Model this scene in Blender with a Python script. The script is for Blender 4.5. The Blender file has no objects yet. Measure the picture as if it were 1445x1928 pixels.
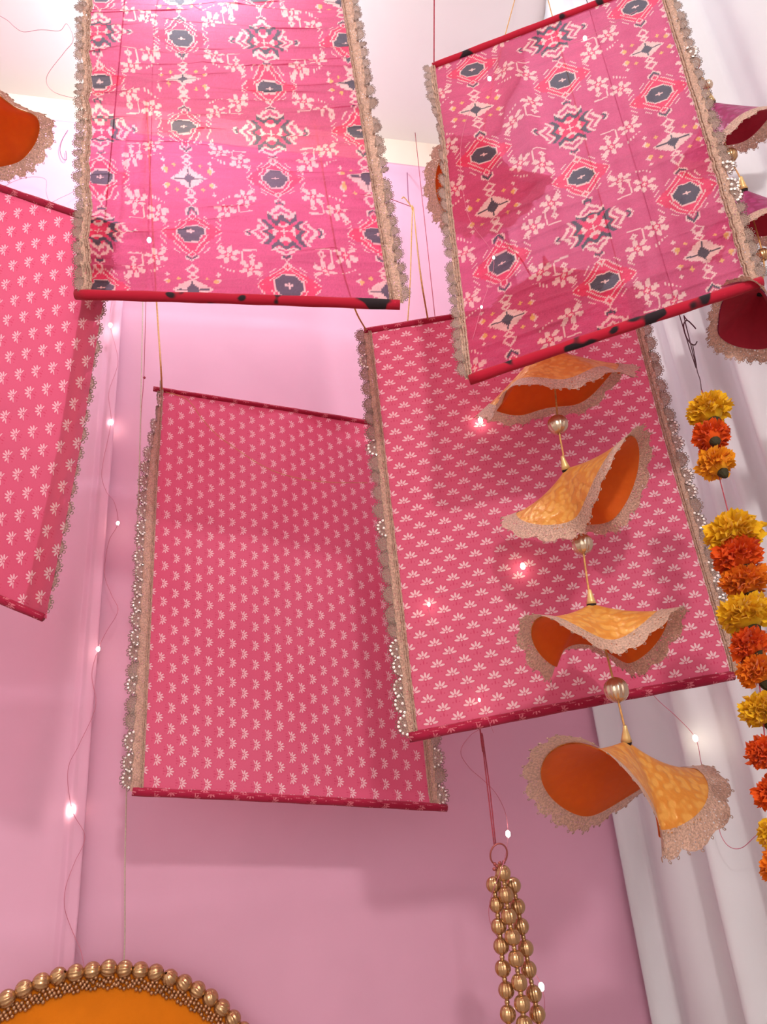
import bpy, bmesh, math, random
import numpy as np
from mathutils import Vector, Matrix

random.seed(7); rng = np.random.default_rng(7)
SC = bpy.context.scene
COL = SC.collection
PI = math.pi

# ------------------------------------------------------------------ camera
F = 1450.0; IW, IH = 1445, 1928
ZC = 0.85                                   # camera height above the floor
MCW = np.array([[0.97629859, -0.01167169, -0.216113],      # camera axes -> room axes
                [-0.20118604, -0.41703897, -0.8863423],    # x along the wall, y into it, z up
                [-0.07978243, 0.90881366, -0.40950274]])
CAMP = np.array([0.0, 0.0, ZC])
cam_d = bpy.data.cameras.new('camera'); cam = bpy.data.objects.new('camera', cam_d); COL.objects.link(cam)
cam_d.sensor_fit = 'VERTICAL'; cam_d.sensor_height = 36.0; cam_d.lens = 36.0 * F / IH
cam_d.clip_start = 0.02
mw = Matrix([[MCW[0][0], MCW[0][1], MCW[0][2], 0], [MCW[1][0], MCW[1][1], MCW[1][2], 0],
             [MCW[2][0], MCW[2][1], MCW[2][2], ZC], [0, 0, 0, 1]])
cam.matrix_world = mw
SC.camera = cam

WALL_Y = 1.55; WALL_X = 0.86; CEIL = ZC + 1.911; TRIM_B = ZC + 1.805

# ------------------------------------------------------------------ light
SC.view_settings.view_transform = 'Standard'; SC.view_settings.look = 'None'
SC.view_settings.gamma = 1.0; SC.view_settings.use_curve_mapping = False
SC.view_settings.exposure = 0.27
world = bpy.data.worlds.new('room_ambient'); SC.world = world; world.use_nodes = True
wb = world.node_tree.nodes['Background']; wb.inputs[0].default_value = (1.0, 0.94, 0.96, 1); wb.inputs[1].default_value = 2.0

def lamp(name, kind, loc, energy, color, radius, target=None, size=None):
    d = bpy.data.lights.new(name, kind); d.energy = energy; d.color = color
    if kind == 'POINT': d.shadow_soft_size = radius
    if kind == 'AREA':
        d.shape = 'DISK'; d.size = size
    o = bpy.data.objects.new(name, d); COL.objects.link(o); o.location = loc
    if target is not None:
        o.rotation_euler = (Vector(target) - Vector(loc)).to_track_quat('-Z', 'Y').to_euler()
    return o
# bare bulb under the ceiling behind the top-most panel (above the frame)
lamp('ceiling_bulb', 'POINT', (-0.08, 1.06, CEIL - 0.06), 21.0, (0.82, 0.95, 1.0), 0.06)
# the room's hanging lamp, above and behind the camera
lamp('room_lamp', 'POINT', (0.10, -0.85, ZC + 0.88), 47.0, (1.0, 0.93, 0.90), 0.055)

# ------------------------------------------------------------------ helpers
def ray(x, y): return MCW @ np.array([(x - 722.5) / F, -(y - 964) / F, -1.0])
def W(x, y, t): return CAMP + ray(x, y) * t
def Wy(x, y, Y):
    r = ray(x, y); return CAMP + r * (Y / r[1])
def Wx(x, y, X):
    r = ray(x, y); return CAMP + r * (X / r[0])
def Wz(x, y, Z):
    r = ray(x, y); return CAMP + r * ((Z - ZC) / r[2])
def nrm(v): v = np.asarray(v, float); return v / np.linalg.norm(v)
def lin(r, g, b):
    f = lambda c: (c / 255) / 12.92 if c / 255 <= 0.04045 else ((c / 255 + 0.055) / 1.055) ** 2.4
    return (f(r), f(g), f(b), 1.0)

def link(name, me, parent=None, mat=None, smooth=True):
    o = bpy.data.objects.new(name, me); COL.objects.link(o)
    if parent is not None: o.parent = parent
    if mat is not None and len(me.materials) == 0: me.materials.append(mat)
    if smooth and len(me.polygons): me.polygons.foreach_set('use_smooth', np.ones(len(me.polygons), bool))
    return o
def tag(o, label, cat=None, group=None, kind=None):
    if label: o['label'] = label
    if cat: o['category'] = cat
    if group: o['group'] = group
    if kind: o['kind'] = kind
    return o
def thing(name, label, cat, loc=(0, 0, 0), group=None):
    o = bpy.data.objects.new(name, None); COL.objects.link(o); o.location = Vector([float(c) for c in loc])
    o.empty_display_size = 0.02
    return tag(o, label, cat, group)
def rel(root, P): return np.asarray(P, float) - np.array(root.location)

class MB:
    """collects geometry for one mesh"""
    def __init__(self): self.v = []; self.f = []; self.n = 0
    def add(self, V, Fs):
        V = np.asarray(V, float).reshape(-1, 3); self.v.append(V)
        self.f += [tuple(i + self.n for i in f) for f in Fs]; self.n += len(V)
    def mesh(self, name, off=(0, 0, 0)):
        me = bpy.data.meshes.new(name)
        V = np.concatenate(self.v) - np.asarray(off, float)
        me.from_pydata(V.tolist(), [], self.f); me.update(); return me

def smooth_path(P, n=6):
    P = np.asarray(P, float)
    if len(P) < 3: return P
    Q = np.vstack([2 * P[0] - P[1], P, 2 * P[-1] - P[-2]]); out = []
    for i in range(1, len(Q) - 2):
        p0, p1, p2, p3 = Q[i - 1], Q[i], Q[i + 1], Q[i + 2]
        for k in range(n):
            t = k / n
            out.append(0.5 * ((2 * p1) + (-p0 + p2) * t + (2 * p0 - 5 * p1 + 4 * p2 - p3) * t * t + (-p0 + 3 * p1 - 3 * p2 + p3) * t ** 3))
    out.append(P[-1]); return np.array(out)
def tube(mb, P, r, seg=6, closed=False, caps=True):
    P = np.asarray(P, float); N = len(P); rr = np.broadcast_to(r, (N,))
    T = np.gradient(P, axis=0)
    if closed: T = np.roll(P, -1, 0) - np.roll(P, 1, 0)
    T /= np.linalg.norm(T, axis=1)[:, None] + 1e-12
    a = np.array([0, 0, 1.0]) if abs(T[0][2]) < 0.9 else np.array([1.0, 0, 0])
    u = nrm(np.cross(T[0], a)); V = []
    for i in range(N):
        u = nrm(u - T[i] * (u @ T[i])); w = np.cross(T[i], u)
        for k in range(seg):
            an = 2 * PI * k / seg; V.append(P[i] + rr[i] * (math.cos(an) * u + math.sin(an) * w))
    Fs = []
    for i in range(N if closed else N - 1):
        j = (i + 1) % N
        for k in range(seg):
            k2 = (k + 1) % seg; Fs.append((i * seg + k, i * seg + k2, j * seg + k2, j * seg + k))
    if caps and not closed:
        Fs.append(tuple(range(seg))[::-1]); Fs.append(tuple((N - 1) * seg + k for k in range(seg)))
    mb.add(V, Fs)
def grid(V, nu, nv):
    Fs = []
    idx = np.arange(nu * nv).reshape(nv, nu)
    a = idx[:-1, :-1].ravel(); b = idx[:-1, 1:].ravel(); c = idx[1:, 1:].ravel(); d = idx[1:, :-1].ravel()
    return np.stack([a, b, c, d], 1)
def fast_mesh(name, V, Q):
    me = bpy.data.meshes.new(name); V = np.asarray(V, np.float32); Q = np.asarray(Q, np.int32)
    me.vertices.add(len(V)); me.vertices.foreach_set('co', V.ravel())
    me.loops.add(Q.size); me.loops.foreach_set('vertex_index', Q.ravel())
    me.polygons.add(len(Q)); me.polygons.foreach_set('loop_start', np.arange(0, Q.size, 4, dtype=np.int32))
    me.polygons.foreach_set('loop_total', np.full(len(Q), 4, np.int32))
    me.polygons.foreach_set('use_smooth', np.ones(len(Q), bool))
    me.update(calc_edges=True); return me
def lathe(mb, prof, origin, axis, seg=16):
    axis = nrm(axis); a = np.array([1.0, 0, 0]) if abs(axis[0]) < 0.9 else np.array([0, 1.0, 0])
    u = nrm(np.cross(axis, a)); w = np.cross(axis, u); V = []
    for r, h in prof:
        for k in range(seg):
            an = 2 * PI * k / seg; V.append(np.asarray(origin) + axis * h + r * (math.cos(an) * u + math.sin(an) * w))
    Fs = [(i * seg + k, i * seg + (k + 1) % seg, (i + 1) * seg + (k + 1) % seg, (i + 1) * seg + k) for i in range(len(prof) - 1) for k in range(seg)]
    mb.add(V, Fs)
def box(mb, lo, hi):
    x0, y0, z0 = lo; x1, y1, z1 = hi
    mb.add([(x0, y0, z0), (x1, y0, z0), (x1, y1, z0), (x0, y1, z0), (x0, y0, z1), (x1, y0, z1), (x1, y1, z1), (x0, y1, z1)],
           [(0, 3, 2, 1), (4, 5, 6, 7), (0, 1, 5, 4), (1, 2, 6, 5), (2, 3, 7, 6), (3, 0, 4, 7)])
def wob(u, v, ku, kv, n=5, seed=0):
    r = np.random.default_rng(seed); s = np.zeros(np.broadcast(u, v).shape)
    for _ in range(n):
        s = s + np.sin(2 * PI * (u * ku * r.uniform(-1, 1) + v * kv * r.uniform(0.4, 1)) + r.uniform(0, 6.28)) / n
    return s
def sstep(a, b, x):
    t = np.clip((x - a) / (b - a), 0, 1); return t * t * (3 - 2 * t)

# ------------------------------------------------------------------ materials
class NT:
    def __init__(self, name):
        self.m = bpy.data.materials.new(name); self.m.use_nodes = True
        self.t = self.m.node_tree; self.t.nodes.clear()
        self.out = self.t.nodes.new('ShaderNodeOutputMaterial')
    def node(self, typ, **kw):
        n = self.t.nodes.new(typ)
        for k, v in kw.items(): setattr(n, k, v)
        return n
    def put(self, sock, val):
        if hasattr(val, 'is_linked') or isinstance(val, bpy.types.NodeSocket): self.t.links.new(val, sock)
        elif val is not None: sock.default_value = val
    def math(self, op, a, b=None, c=None):
        n = self.node('ShaderNodeMath', operation=op); self.put(n.inputs[0], a)
        if b is not None: self.put(n.inputs[1], b)
        if c is not None: self.put(n.inputs[2], c)
        return n.outputs[0]
    def mixc(self, fac, a, b, mode='MIX'):
        n = self.node('ShaderNodeMix', data_type='RGBA', blend_type=mode)
        self.put(n.inputs[0], fac); self.put(n.inputs[6], a); self.put(n.inputs[7], b); return n.outputs[2]
    def mixs(self, fac, a, b):
        n = self.node('ShaderNodeMixShader'); self.put(n.inputs[0], fac); self.put(n.inputs[1], a); self.put(n.inputs[2], b); return n.outputs[0]
    def noise(self, scale, detail=3, vec=None, rough=0.5):
        n = self.node('ShaderNodeTexNoise'); n.inputs['Scale'].default_value = scale; n.inputs['Detail'].default_value = detail
        n.inputs['Roughness'].default_value = rough
        self.put(n.inputs['Vector'], vec if vec is not None else self.coord('Object')); return n.outputs['Fac']
    def coord(self, w):
        return self.node('ShaderNodeTexCoord').outputs[w]
    def ramp(self, fac, a, b):
        n = self.node('ShaderNodeMapRange', interpolation_type='SMOOTHSTEP'); self.put(n.inputs[0], fac)
        n.inputs[1].default_value = a; n.inputs[2].default_value = b; return n.outputs[0]
    def bump(self, h, strength, dist):
        n = self.node('ShaderNodeBump'); n.inputs['Strength'].default_value = strength; n.inputs['Distance'].default_value = dist
        self.put(n.inputs['Height'], h); return n.outputs[0]
    def scale(self, vec, s):
        n = self.node('ShaderNodeMapping'); self.put(n.inputs[0], vec); n.inputs['Scale'].default_value = s; return n.outputs[0]
    def bsdf(self, color, rough=0.6, metal=0.0, normal=None, sheen=0.0, spec=0.3):
        n = self.node('ShaderNodeBsdfPrincipled'); self.put(n.inputs['Base Color'], color); self.put(n.inputs['Roughness'], rough)
        n.inputs['Metallic'].default_value = metal; n.inputs['Specular IOR Level'].default_value = spec
        n.inputs['Sheen Weight'].default_value = sheen
        if normal is not None: self.put(n.inputs['Normal'], normal)
        return n.outputs[0]
    def translucent(self, color, normal=None):
        n = self.node('ShaderNodeBsdfTranslucent'); self.put(n.inputs[0], color)
        if normal is not None: self.put(n.inputs['Normal'], normal)
        return n.outputs[0]
    def transparent(self, color=(1, 1, 1, 1)):
        n = self.node('ShaderNodeBsdfTransparent'); self.put(n.inputs[0], color); return n.outputs[0]
    def done(self, sh): self.t.links.new(sh, self.out.inputs[0]); return self.m

def simple(name, col, rough=0.6, metal=0.0, var=0.08, nscale=30, bump=0.0, bdist=0.001, bscale=200, spec=0.3, sheen=0.0):
    t = NT(name); n = t.noise(nscale)
    dark = tuple(c * (1 - 2 * var) for c in col[:3]) + (1,)
    c = t.mixc(t.ramp(n, 0.3, 0.7), dark, col)
    nm = t.bump(t.noise(bscale, 4), bump, bdist) if bump else None
    return t.done(t.bsdf(c, rough, metal, nm, sheen, spec))

M = {}
M['paint'] = simple('white_wall_paint', lin(238, 234, 230), 0.9, var=0.01, nscale=4, bump=0.15, bscale=90, spec=0.1)
M['trim'] = simple('beige_painted_trim', lin(226, 200, 184), 0.6, var=0.02, nscale=6)
M['floor'] = simple('grey_floor_tile', lin(186, 172, 162), 0.5, var=0.05, nscale=3)
M['gold'] = simple('gold_bead', lin(205, 165, 118), 0.24, 0.85, var=0.12, nscale=60)
M['silver'] = simple('champagne_bead', lin(222, 200, 172), 0.22, 0.85, var=0.10, nscale=60)
M['copper'] = simple('copper_wire', lin(176, 96, 90), 0.4, 0.5, var=0.1)
M['pinkwire'] = simple('thin_pink_wire', lin(205, 120, 140), 0.5, 0.2, var=0.05)
M['cord_y'] = simple('yellow_cord', lin(214, 160, 96), 0.8, var=0.15, nscale=300)
M['cord_r'] = simple('red_cord', lin(176, 70, 84), 0.8, var=0.15, nscale=300)
M['cord_w'] = simple('cream_cord', lin(206, 186, 168), 0.8, var=0.1, nscale=300)
M['cord_p'] = simple('plum_thread', lin(120, 40, 84), 0.8, var=0.1, nscale=300)
M['hook'] = simple('dark_wire_hook', lin(84, 54, 62), 0.4, 0.6, var=0.1)
M['black'] = simple('black_mouth_shade', lin(38, 24, 24), 0.7, var=0.1)  # black colour standing for shade in the bell cap's mouth
M['capgold'] = simple('cream_gold_cap', lin(232, 196, 130), 0.3, 0.4, var=0.1)
M['sequin'] = simple('pearly_sequin', lin(252, 244, 234), 0.18, 0.25, var=0.03, spec=0.8)
M['seed'] = simple('bronze_seed_bead', lin(196, 150, 110), 0.3, 0.7, var=0.15)
M['felt'] = simple('orange_felt', lin(214, 118, 14), 0.9, var=0.05, nscale=20, bump=0.4, bscale=500, spec=0.1, sheen=0.2)
M['calyx'] = simple('dark_green_calyx', lin(58, 52, 28), 0.8, var=0.2)

def led_mat():
    t = NT('led_bulb'); e = t.node('ShaderNodeEmission'); e.inputs[0].default_value = (1.0, 0.86, 0.66, 1); e.inputs[1].default_value = 30.0
    return t.done(e.outputs[0])
M['led'] = led_mat()

def drape(name, col, trans=0.35, weave=900, stretch=(1, 1, 1)):
    t = NT(name); n = t.noise(5, 3); c = t.mixc(t.ramp(n, 0.3, 0.7), tuple(x * 0.94 for x in col[:3]) + (1,), col)
    nm = t.bump(t.noise(weave, 2, t.scale(t.coord('Object'), stretch)), 0.12, 0.0006)
    return t.done(t.mixs(trans, t.bsdf(c, 0.75, 0, nm, 0.1, 0.15), t.translucent(c, nm)))
M['pinkcloth'] = drape('pink_satin_backdrop', lin(238, 182, 206), 0.2)
M['whitecloth'] = drape('white_sheer_curtain', lin(240, 239, 241), 0.3)

def lace_mat(name, col, vs=330, ns=420, bd=0.002, thr=0.34):
    t = NT(name); oc = t.coord('Object')
    v = t.node('ShaderNodeTexVoronoi', feature='DISTANCE_TO_EDGE'); v.inputs['Scale'].default_value = vs; t.put(v.inputs['Vector'], oc)
    n = t.noise(ns, 3)
    hole = t.math('GREATER_THAN', v.outputs['Distance'], thr)
    c = t.mixc(t.ramp(n, 0.3, 0.7), tuple(x * 0.62 for x in col[:3]) + (1,), col)
    nm = t.bump(t.math('ADD', n, v.outputs['Distance']), 0.8, bd)
    s = t.mixs(0.25, t.bsdf(c, 0.5, 0.15, nm, 0.1, 0.4), t.translucent(c))
    return t.done(t.mixs(t.math('MULTIPLY', hole, 0.85), s, t.transparent()))
M['lace'] = lace_mat('rose_gold_crochet_lace', lin(224, 184, 160))
M['lace_scallop'] = lace_mat('rose_gold_scallop_lace', lin(244, 212, 192), 6.5, 9, 0.02, 0.28)
M['lace_pale'] = lace_mat('pale_champagne_lace', lin(222, 190, 170))

def silk(name, col, col2, trans=0.3, brocade=True):
    t = NT(name); oc = t.coord('Object')
    v = t.node('ShaderNodeTexVoronoi', feature='SMOOTH_F1'); v.inputs['Scale'].default_value = 130; t.put(v.inputs['Vector'], oc)
    n = t.noise(240, 3); f = t.ramp(v.outputs['Distance'], 0.25, 0.55)
    c = t.mixc(t.math('MULTIPLY', f, 0.75 if brocade else 0.15), col, col2)
    nm = t.bump(t.math('ADD', f, n), 0.5 if brocade else 0.15, 0.0015)
    return t.done(t.mixs(trans, t.bsdf(c, 0.38 if brocade else 0.7, 0.1 if brocade else 0, nm, 0.1, 0.4), t.translucent(c)))
M['silk_y'] = silk('golden_yellow_brocade', lin(238, 178, 84), lin(222, 140, 44))
M['lin_o'] = silk('orange_lining', lin(234, 112, 18), lin(222, 96, 14), 0.4, False)
M['silk_m'] = silk('magenta_brocade', lin(178, 62, 120), lin(150, 34, 88))
M['lin_r'] = silk('crimson_lining', lin(190, 36, 62), lin(170, 28, 54), 0.4, False)

def petal_mat(name, c0, c1):
    t = NT(name); n = t.noise(90, 3)
    c = t.mixc(t.ramp(n, 0.35, 0.65), c1, c0)
    return t.done(t.mixs(0.3, t.bsdf(c, 0.75, 0, None, 0.1, 0.15), t.translucent(c)))
M['mar_y'] = petal_mat('yellow_marigold_petal', lin(250, 208, 44), lin(240, 178, 24))
M['mar_a'] = petal_mat('amber_marigold_petal', lin(250, 182, 44), lin(240, 148, 24))
M['mar_o'] = petal_mat('orange_marigold_petal', lin(246, 148, 36), lin(234, 116, 22))
M['mar_r'] = petal_mat('vermilion_marigold_petal', lin(242, 106, 30), lin(226, 76, 16))

def floral(name, base, deep, petal, ca, cc, rot, L, trans=0.4, clear=0.06, step=36, lim=110, wid=0.13):
    """printed daisies on a centred lattice, in metres of cloth (UV)"""
    t = NT(name); sep = t.node('ShaderNodeSeparateXYZ'); t.put(sep.inputs[0], t.coord('UV'))
    x, y = sep.outputs[0], sep.outputs[1]; cr, sr = math.cos(rot), math.sin(rot)
    m = t.math
    xa = m('ADD', m('MULTIPLY', x, cr), m('MULTIPLY', y, sr)); ya = m('SUBTRACT', m('MULTIPLY', y, cr), m('MULTIPLY', x, sr))
    pet = red = None
    for off in (0.0, 0.5):
        fx = m('MULTIPLY', m('SUBTRACT', m('FRACT', m('ADD', m('DIVIDE', xa, ca), off + 50)), 0.42), ca)
        fy = m('MULTIPLY', m('SUBTRACT', m('FRACT', m('ADD', m('DIVIDE', ya, cc), off + 50)), 0.5), cc)
        r = m('SQRT', m('ADD', m('MULTIPLY', fx, fx), m('MULTIPLY', fy, fy))); th = m('ARCTAN2', fy, fx)
        st = math.radians(step)
        d = m('SUBTRACT', th, m('MULTIPLY', m('ROUND', m('DIVIDE', th, st)), st))
        a = m('MULTIPLY', r, m('COSINE', d)); b = m('MULTIPLY', r, m('SINE', d))
        q1 = m('DIVIDE', m('SUBTRACT', a, 0.62 * L), 0.38 * L); q2 = m('DIVIDE', b, wid * L)
        e = m('ADD', m('MULTIPLY', q1, q1), m('MULTIPLY', q2, q2))
        fan = m('LESS_THAN', m('ABSOLUTE', th), math.radians(lim))
        p = m('MULTIPLY', m('SUBTRACT', 1.0, t.ramp(e, 0.75, 1.25)), fan)
        p = m('MAXIMUM', p, m('MULTIPLY', m('LESS_THAN', r, 0.15 * L), 0.8))
        halo = m('MULTIPLY', m('MULTIPLY', m('SUBTRACT', 1.0, t.ramp(e, 1.3, 3.2)), fan), 0.45)
        s1 = m('DIVIDE', m('ADD', fx, 0.62 * L), 0.26 * L); s2 = m('DIVIDE', fy, 0.09 * L)
        stem = m('LESS_THAN', m('ADD', m('MULTIPLY', s1, s1), m('MULTIPLY', s2, s2)), 1.0)
        ring = m('MULTIPLY', m('LESS_THAN', r, 0.30 * L), 0.7)
        bx_ = m('SUBTRACT', fx, -0.75 * L); by_ = m('SUBTRACT', m('ABSOLUTE', fy), 0.45 * L)
        bud = m('LESS_THAN', m('ADD', m('MULTIPLY', bx_, bx_), m('MULTIPLY', by_, by_)), (0.10 * L) ** 2)
        rd = m('MAXIMUM', m('MAXIMUM', halo, stem), m('MAXIMUM', ring, m('MULTIPLY', bud, 0.8)))
        pet = p if pet is None else m('MAXIMUM', pet, p); red = rd if red is None else m('MAXIMUM', red, rd)
    n = t.noise(4.5, 3, t.coord('UV'))
    c = t.mixc(m('MULTIPLY', t.ramp(n, 0.35, 0.75), 0.30), base, deep)
    c = t.mixc(m('MULTIPLY', red, 0.75), c, deep)
    c = t.mixc(m('MULTIPLY', pet, 0.92), c, petal)
    nm = t.bump(t.noise(900, 2, t.coord('UV')), 0.1, 0.0006)
    s = t.mixs(trans, t.bsdf(c, 0.8, 0, nm, 0.1, 0.12), t.translucent(c, nm))
    return t.done(t.mixs(clear, s, t.transparent(c)))
BASE = lin(228, 112, 142); DEEP = lin(214, 70, 108); PET = lin(252, 220, 222)
M['fl_left'] = floral('daisy_print_cotton_left', BASE, DEEP, PET, 0.040, 0.030, math.radians(172), 0.0086, 0.4, 0.38)
M['fl_mid'] = floral('daisy_print_cotton_middle', lin(230, 110, 142), DEEP, PET, 0.0385, 0.0325, 0.0, 0.0092)
M['fl_right'] = floral('daisy_print_cotton_right', BASE, DEEP, PET, 0.0285, 0.0365, math.radians(90), 0.0098, step=41, lim=102, wid=0.15)
M['sleeve'] = floral('shaded_rod_sleeve', lin(158, 30, 60), lin(120, 14, 38), lin(206, 110, 124), 0.0345, 0.0345, 0.3, 0.0085, 0.0, 0.0)  # panel cloth coloured darker where the rod blocks the backlight

def ikat_mat(name, clear):
    t = NT(name); a = t.node('ShaderNodeAttribute', attribute_name='print'); c = a.outputs['Color']
    uv = t.coord('UV')
    fine = t.noise(600, 2, uv); n2 = t.noise(1.0, 4, t.scale(uv, (9, 160, 1)))
    nm = t.bump(t.math('ADD', t.math('MULTIPLY', fine, 0.15), n2), 0.6, 0.004)
    s = t.mixs(0.4, t.bsdf(c, 0.75, 0, nm, 0.1, 0.15), t.translucent(c, nm))
    g = t.node('ShaderNodeGamma'); t.put(g.inputs[0], c); g.inputs[1].default_value = 0.5
    return t.done(t.mixs(clear, s, t.transparent(g.outputs[0])))
M['ikat'] = ikat_mat('ikat_print_muslin', 0.34)
def ikat_sleeve():
    t = NT('shaded_ikat_sleeve'); n = t.noise(28, 1)
    c = t.mixc(t.ramp(n, 0.62, 0.66), lin(168, 26, 48), lin(40, 30, 34))  # red darkened for the blocked backlight, black blotches for the print
    return t.done(t.bsdf(c, 0.8, 0, t.bump(t.noise(600), 0.2, 0.001), 0.1, 0.1))
M['sleeve_i'] = ikat_sleeve()

# ------------------------------------------------------------------ the room
def struct(name, mb, mat):
    o = link(name, mb.mesh(name), None, mat, False); o['kind'] = 'structure'; return o
X0, Y0 = -2.6, -4.6
b = MB(); box(b, (X0, WALL_Y, 0), (WALL_X, WALL_Y + 0.12, CEIL)); struct('wall_back', b, M['paint'])
b = MB(); box(b, (WALL_X, Y0, 0), (WALL_X + 0.12, WALL_Y + 0.12, CEIL)); struct('wall_right', b, M['paint'])
b = MB(); box(b, (X0 - 0.12, Y0, 0), (X0, WALL_Y + 0.12, CEIL)); struct('wall_left', b, M['paint'])
b = MB(); box(b, (X0 - 0.12, Y0, CEIL), (WALL_X + 0.12, WALL_Y + 0.12, CEIL + 0.1)); struct('ceiling', b, M['paint'])
b = MB(); box(b, (X0 - 0.12, Y0, -0.1), (WALL_X + 0.12, WALL_Y + 0.12, 0)); struct('floor', b, M['floor'])
b = MB(); box(b, (X0, WALL_Y - 0.014, TRIM_B - 0.02), (WALL_X, WALL_Y, CEIL)); struct('trim_1', b, M['trim'])

# ------------------------------------------------------------------ backdrop cloths and curtain
def cloth_sheet(name, x0f, x1f, ybase, zt, zb, amp, seed, mat, label, cat, hem=None, nx=420, nz=150):
    u, v = np.meshgrid(np.linspace(0, 1, nx), np.linspace(0, 1, nz))
    x = x0f + (x1f - x0f) * u; z = zt + (zb - zt) * v
    y = ybase - 0.010 + amp * wob(x, z, 2.2, 0.5, 5, seed) + amp * 0.35 * wob(x, z, 1.0, 5.0, 6, seed + 1)
    for zc in (ZC - 0.05, ZC + 0.32, ZC + 0.74, ZC + 1.2):                       # packing creases
        zz = z - zc - 0.01 * np.sin(x * 5 + zc)
        y = y - 0.0032 * np.exp(-(zz / 0.006) ** 2) + 0.0025 * np.tanh(zz / 0.02) * np.exp(-(zz / 0.12) ** 2)
    y = y - 0.012 * np.exp(-((z - zt + 0.012) / 0.014) ** 2)                      # rolled top edge
    if hem:                                                                       # doubled side hem standing proud
        e = x1f - x; y = y - 0.012 * sstep(0.06, 0.0, e) + 0.008 * np.exp(-((e - 0.026) / 0.004) ** 2)
    me = fast_mesh(name, np.stack([x, y, z], -1).reshape(-1, 3), grid(None, nx, nz))
    o = link(name, me, None, mat); tag(o, label, cat)
    md = o.modifiers.new('thickness', 'SOLIDIFY'); md.thickness = 0.0012; md.offset = 1
    return o
seam_x = Wy(190, 1180, WALL_Y - 0.02)[0]
cloth_sheet('backdrop_cloth', seam_x - 0.05, WALL_X - 0.02, WALL_Y - 0.006, TRIM_B, 0.10, 0.0035, 3, M['pinkcloth'],
            'wide plain pink cloth pinned over the wall behind the hanging panels', 'backdrop')
cloth_sheet('backdrop_cloth', X0 + 0.4, seam_x, WALL_Y - 0.020, TRIM_B + 0.004, 0.10, 0.0035, 11, M['pinkcloth'],
            'plain pink cloth length with a folded hem overlapping the wider pink cloth', 'backdrop', hem=True)

def curtain():
    ny, nz = 260, 70
    u, v = np.meshgrid(np.linspace(0, 1, ny), np.linspace(0, 1, nz))
    s = u * 2.1; y = WALL_Y - 0.03 - s; z = CEIL - 0.01 + (0.06 - CEIL + 0.01) * v
    ph = 2 * PI * (s / 0.105 + 0.45 * np.sin(s * 9 + 1) + 0.12 * np.sin(s * 23) + 0.10 * np.sin(2.2 * v + s * 6))
    amp = 0.023 * (0.45 + 0.55 * sstep(0.12, 0.45, v)) * (0.7 + 0.3 * np.sin(s * 17 + 2))
    x = WALL_X - 0.060 + amp * np.sin(ph) + amp * 0.3 * np.sin(2 * ph + 1)
    me = fast_mesh('white_curtain', np.stack([x, y, z], -1).reshape(-1, 3), grid(None, ny, nz))
    o = link('white_curtain', me, None, M['whitecloth'])
    tag(o, 'pleated white curtain hanging beside the pink cloth', 'curtain')
    md = o.modifiers.new('thickness', 'SOLIDIFY'); md.thickness = 0.001
curtain()

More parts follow.
